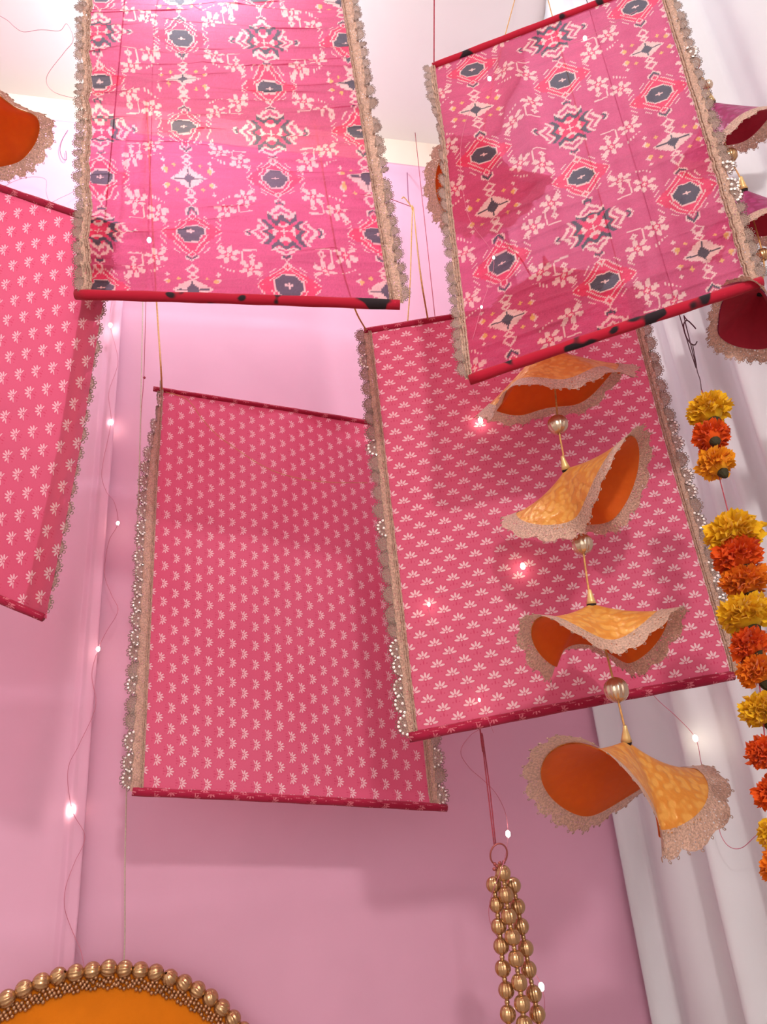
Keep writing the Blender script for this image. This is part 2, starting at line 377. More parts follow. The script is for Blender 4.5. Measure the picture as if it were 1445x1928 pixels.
# ------------------------------------------------------------------ ikat print, drawn cell by cell
def ikat_tile():
    TW, TH = 120, 88
    T = np.zeros((TH, TW), np.int8)
    yy, xx = np.mgrid[0:TH, 0:TW].astype(float)
    def loc(cx, cy):
        return (xx - cx + TW / 2) % TW - TW / 2, (yy - cy + TH / 2) % TH - TH / 2
    def put(mask, c): T[mask] = c
    def dark_diamond(cx, cy):
        x, y = loc(cx, cy); ax, ay = abs(x), abs(y)
        put((ax * 0.85 + ay < 17), 4)
        for k in (13, 17, 21, 25):
            put((abs(ax * 0.85 + ay - k) < 0.75) & (((ax + ay).astype(int) % 2) == 0) & (ax < 20) & (ay < 15), 1)
        put((ax / 10.5 + ay / 9.5 < 1.18) & (ax < 9.5) & (ay < 7.5), 1)
        put((ax / 9.5 + ay / 8.5 < 1.15) & (ax < 8.2) & (ay < 6.4), 2)
        put(((ax < 2.1) & (ay < 0.8)) | ((ay < 1.8) & (ax < 0.8)), 1)
    def white_star(cx, cy):
        x, y = loc(cx, cy); ax, ay = abs(x), abs(y)
        put(ax / 13 + ay / 8.5 < 1, 1)
        put((np.sqrt(ax / 10.5) + np.sqrt(ay / 6.5) < 1.0) | ((ax < 2.6) & (ay < 2.2)), 2)
        for sx in (-1, 1):
            for sy in (-1, 1):
                d = abs(x - sx * 9) + abs(y - sy * 9); put(d < 1.8, 3)
                d = abs(x - sx * 15) + abs(y - sy * 5.5); put(d < 1.6, 3)
    def chev(cx, cy, sg):
        x, y = loc(cx, cy); a = y * sg
        put((abs(a + abs(x) * 0.8) < 1.6) & (abs(x) < 4.2), 1); put((abs(a + 0.8 + abs(x) * 0.8) < 0.9) & (abs(x) < 3.4), 2)
    def ring(cx, cy, r=3.0):
        x, y = loc(cx, cy); put(abs(abs(x) + abs(y) - r) < 0.8, 1)
    def cross(cx, cy):
        x, y = loc(cx, cy); put((abs(x) + abs(y) < 2.2) & ((abs(x) > 0.5) | (abs(y) > 0.5)), 1)
    def star(cx, cy):
        x0, y0 = loc(cx, cy); put(abs(x0) + abs(y0) < 15, 4)
        for (a, b) in ((x0, y0), (-x0, y0), (y0 * 1.05, x0), (-y0 * 1.05, x0)):
            ab = abs(b)
            put((abs(a - 5.0 - 0.7 * ab) < 1.4) & (ab < 4.5) & (a > 2), 1)
            zig = np.where(ab < 4.5, 12 - ab * 0.9, 8 + (ab - 4.5) * 0.9)
            put((abs(a - zig) < 1.6) & (ab < 9.5), 2)
            put((abs(a - zig - 3.4) < 1.1) & (ab < 9.5), 1)
            put((abs(a - 20.5 + 0.8 * ab) < 1.5) & (ab < 6.5), 1)
            put((abs(a - 24.0 + 0.8 * ab) < 0.9) & (ab < 3), 2)
            put((abs(a - 26.0 + 0.8 * ab) < 0.7) & (ab < 3.4), 1)
        put((abs(x0) + abs(y0) < 2.4) & ((abs(x0) < 0.8) | (abs(y0) < 0.8)), 1)
    def sprig(cx, cy, sx, sy):
        x, y = loc(cx, cy); x = x * sx; y = y * sy
        def flower(fx, fy):
            for k in range(6):
                an = k * PI / 3 + 0.3; px, py = fx + 5.2 * math.cos(an), fy + 4.6 * math.sin(an)
                dx, dy = x - px, y - py; ca, sa = math.cos(an), math.sin(an)
                l, w = dx * ca + dy * sa, -dx * sa + dy * ca
                put((l / 2.6) ** 2 + (w / 1.6) ** 2 < 1, 1)
            put((abs(x - fx) + abs(y - fy) < 2.5), 4); put((abs(x - fx) + abs(y - fy) < 1.1), 1)
        flower(7, -6); flower(-7, 5)
        put((abs(x + 2) < 0.8) & (y > -9) & (y < 0), 1); put((abs(y + 9) < 0.8) & (x > -12) & (x < -2), 1)
        put((abs(y - 9 + 0.6 * x) < 0.8) & (x > 2) & (x < 13) & ((x.astype(int) % 2) == 0), 1)
        cross_x = (abs(x - 14) + abs(y - 8) < 1.8); put(cross_x, 1)
    for sx in (-1, 1):
        for sy in (-1, 1):
            sprig(sx * 30, sy * 24, sx, sy); cross(sx * 42, sy * 12); cross(sx * 18, sy * 34); cross(sx * 44, sy * 38); cross(sx * 22, sy * 20)
    dark_diamond(0, 44); dark_diamond(60, 0); star(0, 0); white_star(60, 44)
    for sg in (-1, 1):
        chev(60, sg * 21, sg); ring(60, sg * 28, 3.5); ring(60, sg * 33, 2.2); ring(60 - 0, sg * 15.5, 2.5)
        ring(0, 44 - sg * 15, 2.6)
    return T
TILE = ikat_tile()
def ikat_colors(Um, Vm, u0, v0, seed):
    """Um, Vm: metres of cloth"""
    cell = 0.0020
    Um, Vm = Um + 0.004 * wob(Um, Vm, 3, 5, 5, seed + 11), Vm + 0.007 * wob(Um, Vm, 5, 3, 5, seed + 12)
    jit = (wob(Um * 40, Vm * 3, 3, 1, 6, seed) * 0.0006)
    ix = np.floor((Um - u0) / cell).astype(int) % TILE.shape[1]
    iy = np.floor((Vm - v0 + jit) / cell).astype(int) % TILE.shape[0]
    k = TILE[iy, ix]
    pal = np.array([lin(206, 82, 122), lin(240, 196, 190), lin(84, 80, 92), lin(236, 180, 110), lin(230, 66, 102)])
    C = pal[k]
    shade = 1 + 0.10 * wob(Um * 2, Vm * 9, 2, 6, 8, seed + 5)[..., None] + 0.06 * rng.standard_normal(Um.shape)[..., None]
    C = C * np.array([1, 1, 1, 0]) * np.clip(shade, 0.6, 1.3); C[..., 3] = 1
    return C

# ------------------------------------------------------------------ lace
def scallop_mesh():
    mb = MB(); n = 22; V = [(0, 0, 0)]; Fs = []
    rings = (0.35, 0.6, 0.82, 1.0)
    for ri, rr in enumerate(rings):
        for k in range(n + 1):
            th = -PI / 2 + PI * k / n; wv = 1 + (0.06 * abs(math.sin(3.5 * (th + PI / 2))) if ri == 3 else 0)
            V.append((rr * wv * math.cos(th) * 1.0, rr * wv * math.sin(th) * 0.98, 0.03 * (k % 2) * rr))
    for k in range(n): Fs.append((0, 1 + k, 2 + k))
    for ri in range(3):
        for k in range(n):
            a = 1 + ri * (n + 1) + k; c = a + n + 1; Fs.append((a, c, c + 1, a + 1))
    mb.add(V, Fs)
    for k in range(7):                                                      # picot loops on the rim
        th = -PI / 2 + PI * (k + 0.5) / 7; cx, cy = 1.10 * math.cos(th), 1.08 * math.sin(th)
        P = [(cx + 0.155 * math.cos(a), cy + 0.155 * math.sin(a), 0.03 * math.sin(2 * a)) for a in np.linspace(0, 2 * PI, 7)[:-1]]
        tube(mb, P, 0.05, 3, closed=True)
    return mb.mesh('scallop')
SCALLOP = scallop_mesh(); SCALLOP.materials.append(M['lace_scallop']); SCALLOP.polygons.foreach_set('use_smooth', np.ones(len(SCALLOP.polygons), bool))

def lace_trim(root, edge, outw, norm, length, band, sc_r, fold, seed, sequin_rows=None, behind=0.0):
    """edge(t)->point, along a cloth edge; lace leaves it along outw turned by fold(t) towards norm"""
    N = 120; ts = np.linspace(0, 1, N); P = np.array([edge(t) for t in ts]); r = np.random.default_rng(seed)
    D = np.array([nrm(outw * math.cos(fold(t)) + norm * math.sin(fold(t))) for t in ts])
    Nn = np.array([nrm(norm * math.cos(fold(t)) - outw * math.sin(fold(t))) for t in ts])
    nc = 6; V = []
    for i in range(N):
        for j in range(nc):
            s = j / (nc - 1); V.append(P[i] - norm * 0 + D[i] * band * s + Nn[i] * (0.0012 * math.sin(i * 1.3 + j) + 0.0006 + behind))
    mb = MB(); mb.add(V, [tuple(q) for q in grid(None, nc, N)])
    for off in (0.0, 0.003):                                                # stitched cord along the cloth
        Q = P + D * (0.002 + off) + Nn * (0.0022 + behind); ph = np.arange(N) * 1.9
        tube(mb, Q + Nn * (0.0004 * np.sin(ph))[:, None], 0.0011 + 0.0004 * np.sin(ph * 1.3), 5)
    o = link('lace_trim', mb.mesh('lace_trim', root.location), root, M['lace']); o['label'] = 'scalloped rose gold lace'
    n = int(round(length / (2 * sc_r)))
    sq = MB()
    for k in range(n):
        t = (k + 0.5) / n; i = min(N - 1, int(t * (N - 1))); tang = nrm(P[min(N - 1, i + 2)] - P[max(0, i - 2)])
        d = D[i]; tang = nrm(tang - d * (tang @ d)); nn = np.cross(d, tang)
        if nn @ Nn[i] < 0: tang = -tang; nn = np.cross(d, tang)
        p = P[i] + d * (band - 0.0015) + nn * (behind + 0.0006)
        s = bpy.data.objects.new('scallop', SCALLOP); COL.objects.link(s); s.parent = o
        tilt = r.uniform(-0.25, 0.25); d2 = nrm(d * math.cos(tilt) + nn * math.sin(tilt)); n2 = nrm(np.cross(d2, tang))
        k1 = sc_r * r.uniform(0.98, 1.12); k2 = sc_r * 1.05
        mloc = Matrix([[d2[0] * k1, tang[0] * k2, n2[0] * k1, 0], [d2[1] * k1, tang[1] * k2, n2[1] * k1, 0], [d2[2] * k1, tang[2] * k2, n2[2] * k1, 0], [0, 0, 0, 1]])
        mloc.translation = Vector((p - np.array(root.location)).tolist()); s.matrix_local = mloc
        if sequin_rows is not None and sequin_rows(t) > r.uniform(0, 1):
            spots = [(0.25, 0.0)] + [(0.92 * math.cos(a), 0.92 * math.sin(a)) for a in np.linspace(-1.35, 1.35, 7)]
            for (a, c) in spots:
                cpt = p + d2 * k1 * a + tang * k2 * c + n2 * 0.0022; nv = nrm(n2 + 0.35 * r.standard_normal(3))
                u = nrm(np.cross(nv, [0.3, 0.5, 0.8])); w = np.cross(nv, u); R = 0.0019
                ring = [cpt + R * (math.cos(q) * u + math.sin(q) * w) for q in np.linspace(0, 2 * PI, 9)[:-1]]
                sq.add(ring + [cpt + nv * 0.0007], [(q, (q + 1) % 8, 8) for q in range(8)])
    if sq.n:
        so = link('sequins', sq.mesh('sequins', root.location), o, M['sequin'], False); so['kind'] = 'stuff'
    return o

# ------------------------------------------------------------------ hanging panels
def solve_quad(q, width):
    R = np.array([ray(*p) for p in q]); A = np.stack([R[0], -R[1], R[2], -R[3]], 1)
    v = np.linalg.svd(A)[2][-1]; v = v / v[0]; P = R * v[:, None]
    return CAMP + P * (width / np.linalg.norm(P[1] - P[0]))

def panel(label, q, width, disp, mat, sleeve, nu, nv, lace_l=None, lace_r=None, ikat=None, rod_r=(0.005, 0.0065), bow=None, over=(0.012, 0.012)):
    P = solve_quad(q, width); TL, TR, BR, BL = P
    ex = nrm(TR - TL); ez = nrm(TL - BL); en = nrm(np.cross(ex, ez))
    if en @ (CAMP - TL) < 0: en = -en                                       # towards the camera
    w = np.linalg.norm(TR - TL); h = np.linalg.norm(TL - BL)
    root = thing('hanging_panel', label, 'wall hanging', (BL + BR) / 2, 'pink fabric panels hung on cords')
    u, v = np.meshgrid(np.linspace(0, 1, nu), np.linspace(0, 1, nv))        # v from top to bottom
    dd = disp(u, v) * np.minimum(1, np.minimum(v, 1 - v) / 0.03)
    bw = bow(u, v) if bow else 0 * u
    pos = TL + (TR - TL) * (u + bw / w)[..., None] + (BL - TL) * v[..., None] + en * dd[..., None]
    me = fast_mesh('cloth', (pos.reshape(-1, 3) - np.array(root.location)), grid(None, nu, nv)[:, ::-1])
    uvl = me.uv_layers.new(name='UVMap'); li = np.empty(len(me.loops), np.int32); me.loops.foreach_get('vertex_index', li)
    UV = np.stack([u.ravel() * w, (1 - v.ravel()) * h], -1)[li]; uvl.data.foreach_set('uv', UV.astype(np.float32).ravel())
    if ikat:
        ca = me.color_attributes.new('print', 'FLOAT_COLOR', 'POINT')
        ca.data.foreach_set('color', ikat_colors(u * w, v * h, ikat[0] * w, ikat[1] * h, ikat[2]).astype(np.float32).ravel())
    cloth = link('cloth', me, root, mat)
    def at(uu, vv):
        i = min(nu - 1, max(0, int(round(uu * (nu - 1))))); j = min(nv - 1, max(0, int(round(vv * (nv - 1))))); return pos[j, i]
    for nm, A, B, rr in (('top_rod', TL, TR, rod_r[0]), ('bottom_rod', BL, BR, rod_r[1])):
        mb = MB(); s = np.linspace(0, 1, 24); A2 = A - ex * over[0]; B2 = B + ex * over[1]
        Q = A2 + (B2 - A2) * s[:, None] + ez * (0.0012 * np.sin(s * 3 + w))[:, None]
        tube(mb, Q, rr * (1 + 0.05 * np.sin(s * 37)), 12)
        ro = link(nm, mb.mesh(nm, root.location), root, sleeve); ro['label'] = 'cloth sleeve over a rod, coloured darker for lack of backlight'
        ul = ro.data.uv_layers.new(name='UVMap'); li = np.empty(len(ro.data.loops), np.int32); ro.data.loops.foreach_get('vertex_index', li)
        idx = np.arange(24 * 12); UVr = np.stack([(idx // 12) / 23 * w, (idx % 12) / 12 * 0.04], -1)[li]; ul.data.foreach_set('uv', UVr.astype(np.float32).ravel())
    if lace_l: lace_trim(root, lambda t: at(0, t) + ex * lace_l.get('inset', 0), -ex, en * lace_l.get('side', 1), h, lace_l['band'], lace_l['r'], lace_l.get('fold', lambda t: 0.08), 5, lace_l.get('seq'), lace_l.get('behind', 0.0))
    if lace_r: lace_trim(root, lambda t: at(1, t) - ex * lace_r.get('inset', 0), ex, en * lace_r.get('side', 1), h, lace_r['band'], lace_r['r'], lace_r.get('fold', lambda t: 0.08), 6, lace_r.get('seq'), lace_r.get('behind', 0.0))
    return dict(root=root, P=P, ex=ex, ez=ez, en=en, at=at, w=w, h=h)
def cord(pan, pts, r, mat, name='cord', label=None, n=6):
    root = pan['root'] if isinstance(pan, dict) else pan
    mb = MB(); tube(mb, smooth_path(pts, n), r, 6); o = link(name, mb.mesh(name, root.location), root, mat)
    if label: o['label'] = label
    return o

# upper panel with crinkled ikat cloth
def ridge(n): return (1 - np.abs(n) * 2.2).clip(0, 1) ** 2
def d1(u, v): return 0.0085 * ridge(wob(u, v, 0.6, 7, 5, 24)) + 0.0060 * ridge(wob(u, v, 0.9, 14, 5, 25)) + 0.0034 * ridge(wob(u, v, 1.6, 28, 6, 26)) + 0.006 * wob(u, v, 0.8, 1.5, 5, 21) + 0.0045 * wob(u, v, 1.2, 9, 9, 22) + 0.0030 * wob(u, v, 1.8, 30, 12, 23)
pan1 = panel('translucent pink ikat print panel with crinkled cloth and both rod ends level', [(179, -150), (617, -150), (735, 573), (172, 556)], 0.375, d1, M['ikat'], M['sleeve_i'], 330, 540,
             lace_l=dict(band=0.012, r=0.0095, fold=lambda t: 0.35), lace_r=dict(band=0.0165, r=0.0095, fold=lambda t: 0.1), ikat=(0.03, 0.62, 1), over=(0.020, 0.012))
# ikat panel that slants
def d2(u, v):
    x = (u - 0.3); cre = np.exp(-((u - 0.31 - 0.12 * v) / 0.05) ** 2) * sstep(0.0, 0.12, v) * sstep(0.75, 0.4, v)
    return 0.009 * wob(u, v, 0.9, 1.2, 5, 31) + 0.013 * cre + 0.0018 * wob(u, v, 2, 10, 8, 32) + 0.012 * np.exp(-((u - 0.05) / 0.12) ** 2) * np.sin(v * 7) \
        + 0.0045 * ridge(wob(u, v, 0.8, 12, 5, 34)) * sstep(0.4, 0.65, v) + 0.0016 * wob(u, v, 1.5, 26, 10, 33) * sstep(0.45, 0.7, v)
pan2 = panel('slanting pink ikat print panel in front of the white curtain', [(820, 124), (1236, -35), (1409, 539), (890, 714)], 0.33, d2, M['ikat'], M['sleeve_i'], 330, 560,
             lace_l=dict(band=0.009, r=0.0092, fold=lambda t: 0.25 + 0.95 * math.exp(-((t - 0.30) / 0.16) ** 2)), lace_r=dict(band=0.0135, r=0.0098, fold=lambda t: 0.15, seq=lambda t: 0.12),
             ikat=(0.52, 0.385, 2), over=(0.004, 0.016))
# left panel, seen from its back, lace behind the cloth
def d3(u, v): return 0.006 * wob(u, v, 1.0, 1.2, 5, 41) + 0.0015 * wob(u, v, 3, 3, 8, 42)
pan3 = panel('pink daisy print panel whose lace shows through from its back', [(-258, 269), (222, 430), (88, 1165), (-452, 944)], 0.40, d3, M['fl_left'], M['sleeve'], 90, 140,
             lace_r=dict(band=0.022, r=0.0120, inset=0.031, side=-1, behind=0.002, fold=lambda t: 0.04), rod_r=(0.005, 0.005), over=(0.01, -0.004))
# middle panel near the pink cloth
def d4(u, v): return 0.008 * wob(u, v, 1.0, 1.0, 5, 51) + 0.0025 * wob(u, v, 2.5, 2.5, 8, 52) + 0.010 * np.exp(-((u - 0.55 + 0.35 * v) / 0.10) ** 2) * sstep(0.9, 0.5, v)
pan4 = panel('pink daisy print panel closest to the pink cloth, hung by yellow cord', [(305, 735), (735, 802), (811, 1519), (270, 1492)], 0.455, d4, M['fl_mid'], M['sleeve'], 110, 160,
             lace_l=dict(band=0.019, r=0.0142, fold=lambda t: 1.25 * (1 - sstep(0.02, 0.35, t)) + 0.15, seq=lambda t: 1.0 if 0.12 < t < 0.75 else 0.5),
             lace_r=dict(band=0.016, r=0.0155, fold=lambda t: 0.15, seq=lambda t: 0.9), over=(0.016, 0.028))
# right panel with the flower string in front
def d5(u, v): return 0.007 * wob(u, v, 1.0, 1.1, 5, 61) + 0.0022 * wob(u, v, 2.5, 2.5, 8, 62) + 0.006 * np.exp(-((u - 0.30 - 0.1 * v) / 0.06) ** 2) * sstep(0.0, 0.1, v) * sstep(0.75, 0.3, v)
pan5 = panel('pink daisy print panel behind the orange flower string', [(700, 622), (1176, 546), (1376, 1272), (788, 1386)], 0.42, d5, M['fl_right'], M['sleeve'], 110, 160,
             lace_l=dict(band=0.014, r=0.0125, fold=lambda t: 0.15, seq=lambda t: 1.0 if (0.5 < t < 0.58 or t > 0.85) else 0.12),
             lace_r=dict(band=0.012, r=0.0125, fold=lambda t: 0.25, seq=lambda t: 0.7 if (t < 0.15 or 0.4 < t < 0.85) else 0.15), over=(0.012, 0.004))

def up_to_ceiling(p, px=None, py=None):
    if px is None: return np.array([p[0], p[1], CEIL])
    return Wz(px, py, CEIL)
cord(pan1, [pan1['P'][0], up_to_ceiling(pan1['P'][0])], 0.0009, M['cord_w'])
cord(pan1, [pan1['P'][1], up_to_ceiling(pan1['P'][1])], 0.0009, M['cord_w'])
p = pan2['P'][0]; cord(pan2, [p - pan2['ex'] * 0.002, W(818, 0, np.linalg.norm(p - CAMP) / np.linalg.norm(ray(820, 124)) * 1.0), W(819, -60, np.linalg.norm(p - CAMP) / np.linalg.norm(ray(820, 124)) * 1.0), Wz(819, -110, CEIL)], 0.0010, M['cord_r'])
cord(pan2, [pan2['P'][1], up_to_ceiling(pan2['P'][1])], 0.0010, M['cord_r'])
p = pan3['P'][0]; cord(pan3, [p, up_to_ceiling(p)], 0.0010, M['cord_r'])
p = pan3['P'][1] - pan3['ex'] * 0.02; cord(pan3, [p, up_to_ceiling(p)], 0.0010, M['cord_r'])
# middle panel: yellow cord on the left, right cord to the knot under the trim
p = pan4['P'][0]; ty = p[1]
cord(pan4, [p, W(303, 690, 1.40), Wy(297, 600, ty + 0.01), Wy(290, 480, ty + 0.03), Wz(276, 190, CEIL - 0.001)], 0.0016, M['cord_y'], label='yellow cord tied to the rod')
knot = Wy(777, 392, 1.34)
cord(pan4, [pan4['P'][1], Wy(768, 605, 1.33), knot], 0.0015, M['cord_y'], label='yellow cord tied to the rod')
cord(pan4, [knot, Wy(770, 378, 1.36), Wy(768, 345, 1.44), Wy(767, 325, WALL_Y - 0.02)], 0.0010, M['cord_p'], label='plum thread holding the knot')
cord(pan4, [knot, Wy(762, 372, 1.34), Wy(757, 374, 1.34)], 0.0014, M['cord_y'])
mb = MB(); tube(mb, [knot + np.array([0, 0, -0.006]), knot, knot + np.array([0, 0, 0.008])], [0.002, 0.0034, 0.0018], 8); link('knot', mb.mesh('knot', pan4['root'].location), pan4['root'], M['cord_y'])
p5t = pan5['at'](0.22, 0)
cord(pan5, [p5t, W(790, 500, 1.2), knot + np.array([0.002, -0.002, 0])], 0.0013, M['cord_y'], label='yellow cord tied to the rod')
p = pan5['P'][0]
cord(pan5, [p - pan5['ex'] * 0.008, W(668, 580, 1.16), W(640, 490, 1.19), W(628, 440, 1.22), Wz(592, 225, CEIL - 0.001)], 0.0013, M['cord_y'])
p = pan5['P'][1]; cord(pan5, [p, up_to_ceiling(p)], 0.0010, M['cord_y'])

# ------------------------------------------------------------------ beads
def bead_mesh(ribs=12, seg=60, rings=10, depth=0.10):
    V = []; Fs = []
    for i in range(rings + 1):
        ph = 0.16 + (PI - 0.32) * i / rings
        for k in range(seg):
            a = 2 * PI * k / seg; g = 1 - depth * (1 - abs(math.cos(a * ribs / 2))) * math.sin(ph) ** 0.5
            V.append((math.sin(ph) * math.cos(a) * g, math.sin(ph) * math.sin(a) * g, math.cos(ph)))
    for i in range(rings):
        for k in range(seg):
            k2 = (k + 1) % seg; Fs.append((i * seg + k, (i + 1) * seg + k, (i + 1) * seg + k2, i * seg + k2))
    mb = MB(); mb.add(V, Fs); me = mb.mesh('bead'); me.polygons.foreach_set('use_smooth', np.ones(len(me.polygons), bool)); return me
BEAD_G = bead_mesh(); BEAD_G.materials.append(M['gold'])
BEAD_S = bead_mesh(12); BEAD_S.materials.append(M['silver'])
def bead(parent, root, p, r, axis, me, name='bead'):
    o = bpy.data.objects.new(name, me); COL.objects.link(o); o.parent = parent
    q = Vector(nrm(axis).tolist()).to_track_quat('Z', 'Y'); m = Matrix.LocRotScale(Vector((np.asarray(p) - np.array(root.location)).tolist()), q @ Matrix.Rotation(random.uniform(0, 6), 3, 'Z').to_quaternion(), Vector((r, r, r)))
    o.matrix_local = m; return o
def ball(mb, p, r, seg=8, rings=5):
    V = [(0, 0, 1)]
    for i in range(1, rings):
        ph = PI * i / rings
        for k in range(seg): V.append((math.sin(ph) * math.cos(2 * PI * k / seg), math.sin(ph) * math.sin(2 * PI * k / seg), math.cos(ph)))
    V.append((0, 0, -1)); n = len(V); Fs = [(0, 1 + k, 1 + (k + 1) % seg) for k in range(seg)]
    for i in range(rings - 2):
        for k in range(seg): a = 1 + i * seg; Fs.append((a + k, a + seg + k, a + seg + (k + 1) % seg, a + (k + 1) % seg))
    a = 1 + (rings - 2) * seg; Fs += [(n - 1, a + (k + 1) % seg, a + k) for k in range(seg)]
    mb.add(np.asarray(p) + r * np.array(V), Fs)

# ------------------------------------------------------------------ fabric cone flowers
def cone_flower(root, apex, axis, side, L, alpha, waves, outer, lining, lace_w=0.22, nsc=22, name='fabric_flower', capdir=None, scal=0.07):
    """apex: cap end; axis: apex -> opening; side: direction of theta = 0"""
    a = nrm(axis); u = nrm(np.asarray(side) - a * (np.asarray(side) @ a)); w = np.cross(a, u)
    nt, nr = 120, 16
    th = np.linspace(0, 2 * PI, nt, endpoint=False)
    def al(th, rho):
        s = alpha + 0 * th
        for (k, am, ph) in waves: s = s + am * (0.35 + 0.65 * rho) * np.cos(k * th + ph)
        return s
    def surf(rho, th, off=0.0):
        A = al(th, rho); base = apex + L * np.asarray(rho)[..., None] * (np.cos(A)[..., None] * a + np.sin(A)[..., None] * (np.cos(th)[..., None] * u + np.sin(th)[..., None] * w))
        if off: base = base + off * (np.sin(A)[..., None] * a - np.cos(A)[..., None] * (np.cos(th)[..., None] * u + np.sin(th)[..., None] * w))
        return base
    rh = np.linspace(0.07, 1.0, nr)
    def ringmesh(R, off):
        V = np.concatenate([surf(np.full(nt, r) if np.isscalar(r) else r, th, off) for r in R])
        Fs = [(i * nt + k, i * nt + (k + 1) % nt, (i + 1) * nt + (k + 1) % nt, (i + 1) * nt + k) for i in range(len(R) - 1) for k in range(nt)]
        return V, Fs
    mb = MB(); mb.add(*ringmesh(list(rh), 0.0)); fo = link(name, mb.mesh(name, root.location), root, outer)
    mb = MB(); mb.add(*ringmesh(list(rh), 0.0014)); lo = link('lining', mb.mesh('lining', root.location), fo, lining)
    sc = np.abs(np.sin(th * nsc / 2)) ** 0.6
    R = [np.full(nt, 0.94), np.full(nt, 1.02), 1.02 + (lace_w * 0.5) * (0.7 + 0.3 * sc), 1.02 + lace_w * (0.55 + 0.45 * sc)]
    mb = MB(); mb.add(*ringmesh(R, -0.0012))
    P = surf(R[-1], th, -0.0012)
    for k in range(0, nt, 2):                                                # tiny picots
        c = surf(np.array([R[-1][k] + 0.015]), th[k:k + 1], -0.0012)[0]
        d1_ = nrm(P[(k + 1) % nt] - P[k]); d2_ = nrm(P[k] - apex)
        tube(mb, [c + 0.0016 * (math.cos(q) * d1_ + math.sin(q) * d2_) for q in np.linspace(0, 2 * PI, 7)[:-1]], 0.0005, 3, closed=True)
    link('lace_edge', mb.mesh('lace_edge', root.location), fo, M['lace'])
    cd = nrm(capdir) if capdir is not None else -a
    mb = MB(); lathe(mb, [(0.0008, 0.017), (0.0022, 0.016), (0.003, 0.011), (0.0048, 0.004), (0.0062, -0.001), (0.0056, -0.001), (0.002, 0.003)], np.asarray(apex), cd, 14)
    link('cap', mb.mesh('cap', root.location), fo, M['capgold'])
    mb = MB(); lathe(mb, [(0.0001, 0.003), (0.0052, 0.002), (0.0056, -0.003), (0.004, -0.006), (0.0001, -0.007)], np.asarray(apex), cd, 12)
    link('cap_mouth_shade', mb.mesh('cap_mouth_shade', root.location), fo, M['black'])  # dark plug put in for the shaded hole under the cap
    return fo

CAMUP = np.array([MCW[0][1], MCW[1][1], MCW[2][1]]); CAMR = np.array([MCW[0][0], MCW[1][0], MCW[2][0]]); CAMF = -np.array([MCW[0][2], MCW[1][2], MCW[2][2]])
def cv(r, u, f): return nrm(CAMR * r + CAMUP * u + CAMF * f)                # direction by right / up / away as the photo shows it
UP = np.array([0, 0, 1.0])

FY = 0.80
ro = thing('fabric_flower_string', 'orange and gold fabric flowers strung with ribbed beads before the daisy print panel', 'hanging decoration', Wy(1190, 1600, FY), 'fabric flower strings')
pts = [Wy(1052, 800, FY), Wy(1064, 862, FY), Wy(1096, 1022, FY), Wy(1112, 1122, FY), Wy(1160, 1300, FY), Wy(1178, 1372, FY)]
top = [Wz(985, -60, CEIL), Wy(905, 300, FY), Wy(1000, 520, FY), Wy(1035, 650, FY)]
cord(ro, top + [Wy(1052, 800, FY), Wy(1060, 850, FY), Wy(1075, 930, FY), Wy(1096, 1022, FY), Wy(1112, 1125, FY), Wy(1140, 1220, FY), Wy(1160, 1300, FY), Wy(1178, 1375, FY)], 0.0012, M['cord_y'], 'string')
cone_flower(ro, Wy(1022, 652, FY), cv(0.24, -0.95, -0.10), cv(1, 0, 0), 0.112, 0.94, [(2, 0.06, 0.0), (5, 0.07, 1.0), (3, 0.06, 0.3)], M['silk_y'], M['lin_o'], lace_w=0.16)
bead(ro, ro, Wy(1051, 800, FY), 0.0137, UP, BEAD_S)
cone_flower(ro, Wy(1066, 882, FY), cv(0.45, -0.78, -0.32), cv(1, 0, 0), 0.092, 1.02, [(2, 0.42, -PI / 2), (3, 0.08, 0.5)], M['silk_y'], M['lin_o'], lace_w=0.17, capdir=cv(-0.3, 1, 0))
bead(ro, ro, Wy(1097, 1025, FY), 0.0132, UP, BEAD_S)
cone_flower(ro, Wy(1114, 1136, FY), cv(0.05, -0.92, -0.30), cv(1, 0, 0), 0.086, 1.0, [(3, 0.27, -PI / 2), (1, 0.12, -PI / 2)], M['silk_y'], M['lin_o'], lace_w=0.2)
bead(ro, ro, Wy(1161, 1299, FY), 0.0142, UP, BEAD_S)
cone_flower(ro, Wy(1180, 1394, FY), cv(-0.16, -0.90, -0.34), cv(1, 0, 0), 0.104, 0.98, [(2, 0.42, 1.3), (3, 0.10, 0.8)], M['silk_y'], M['lin_o'], lace_w=0.18, capdir=cv(-0.1, 1, 0))
# two more of the string behind the slanting ikat panel
cone_flower(ro, Wy(1030, 500, FY), cv(0.2, -0.9, -0.3), cv(1, 0, 0), 0.080, 0.95, [(2, 0.2, 0.2), (3, 0.1, 1.0)], M['silk_y'], M['lin_o'])
cone_flower(ro, Wy(905, 300, FY), cv(0.1, -0.9, -0.3), cv(1, 0, 0), 0.095, 0.95, [(2, 0.2, 1.2), (3, 0.1, 0.3)], M['silk_y'], M['lin_o'])

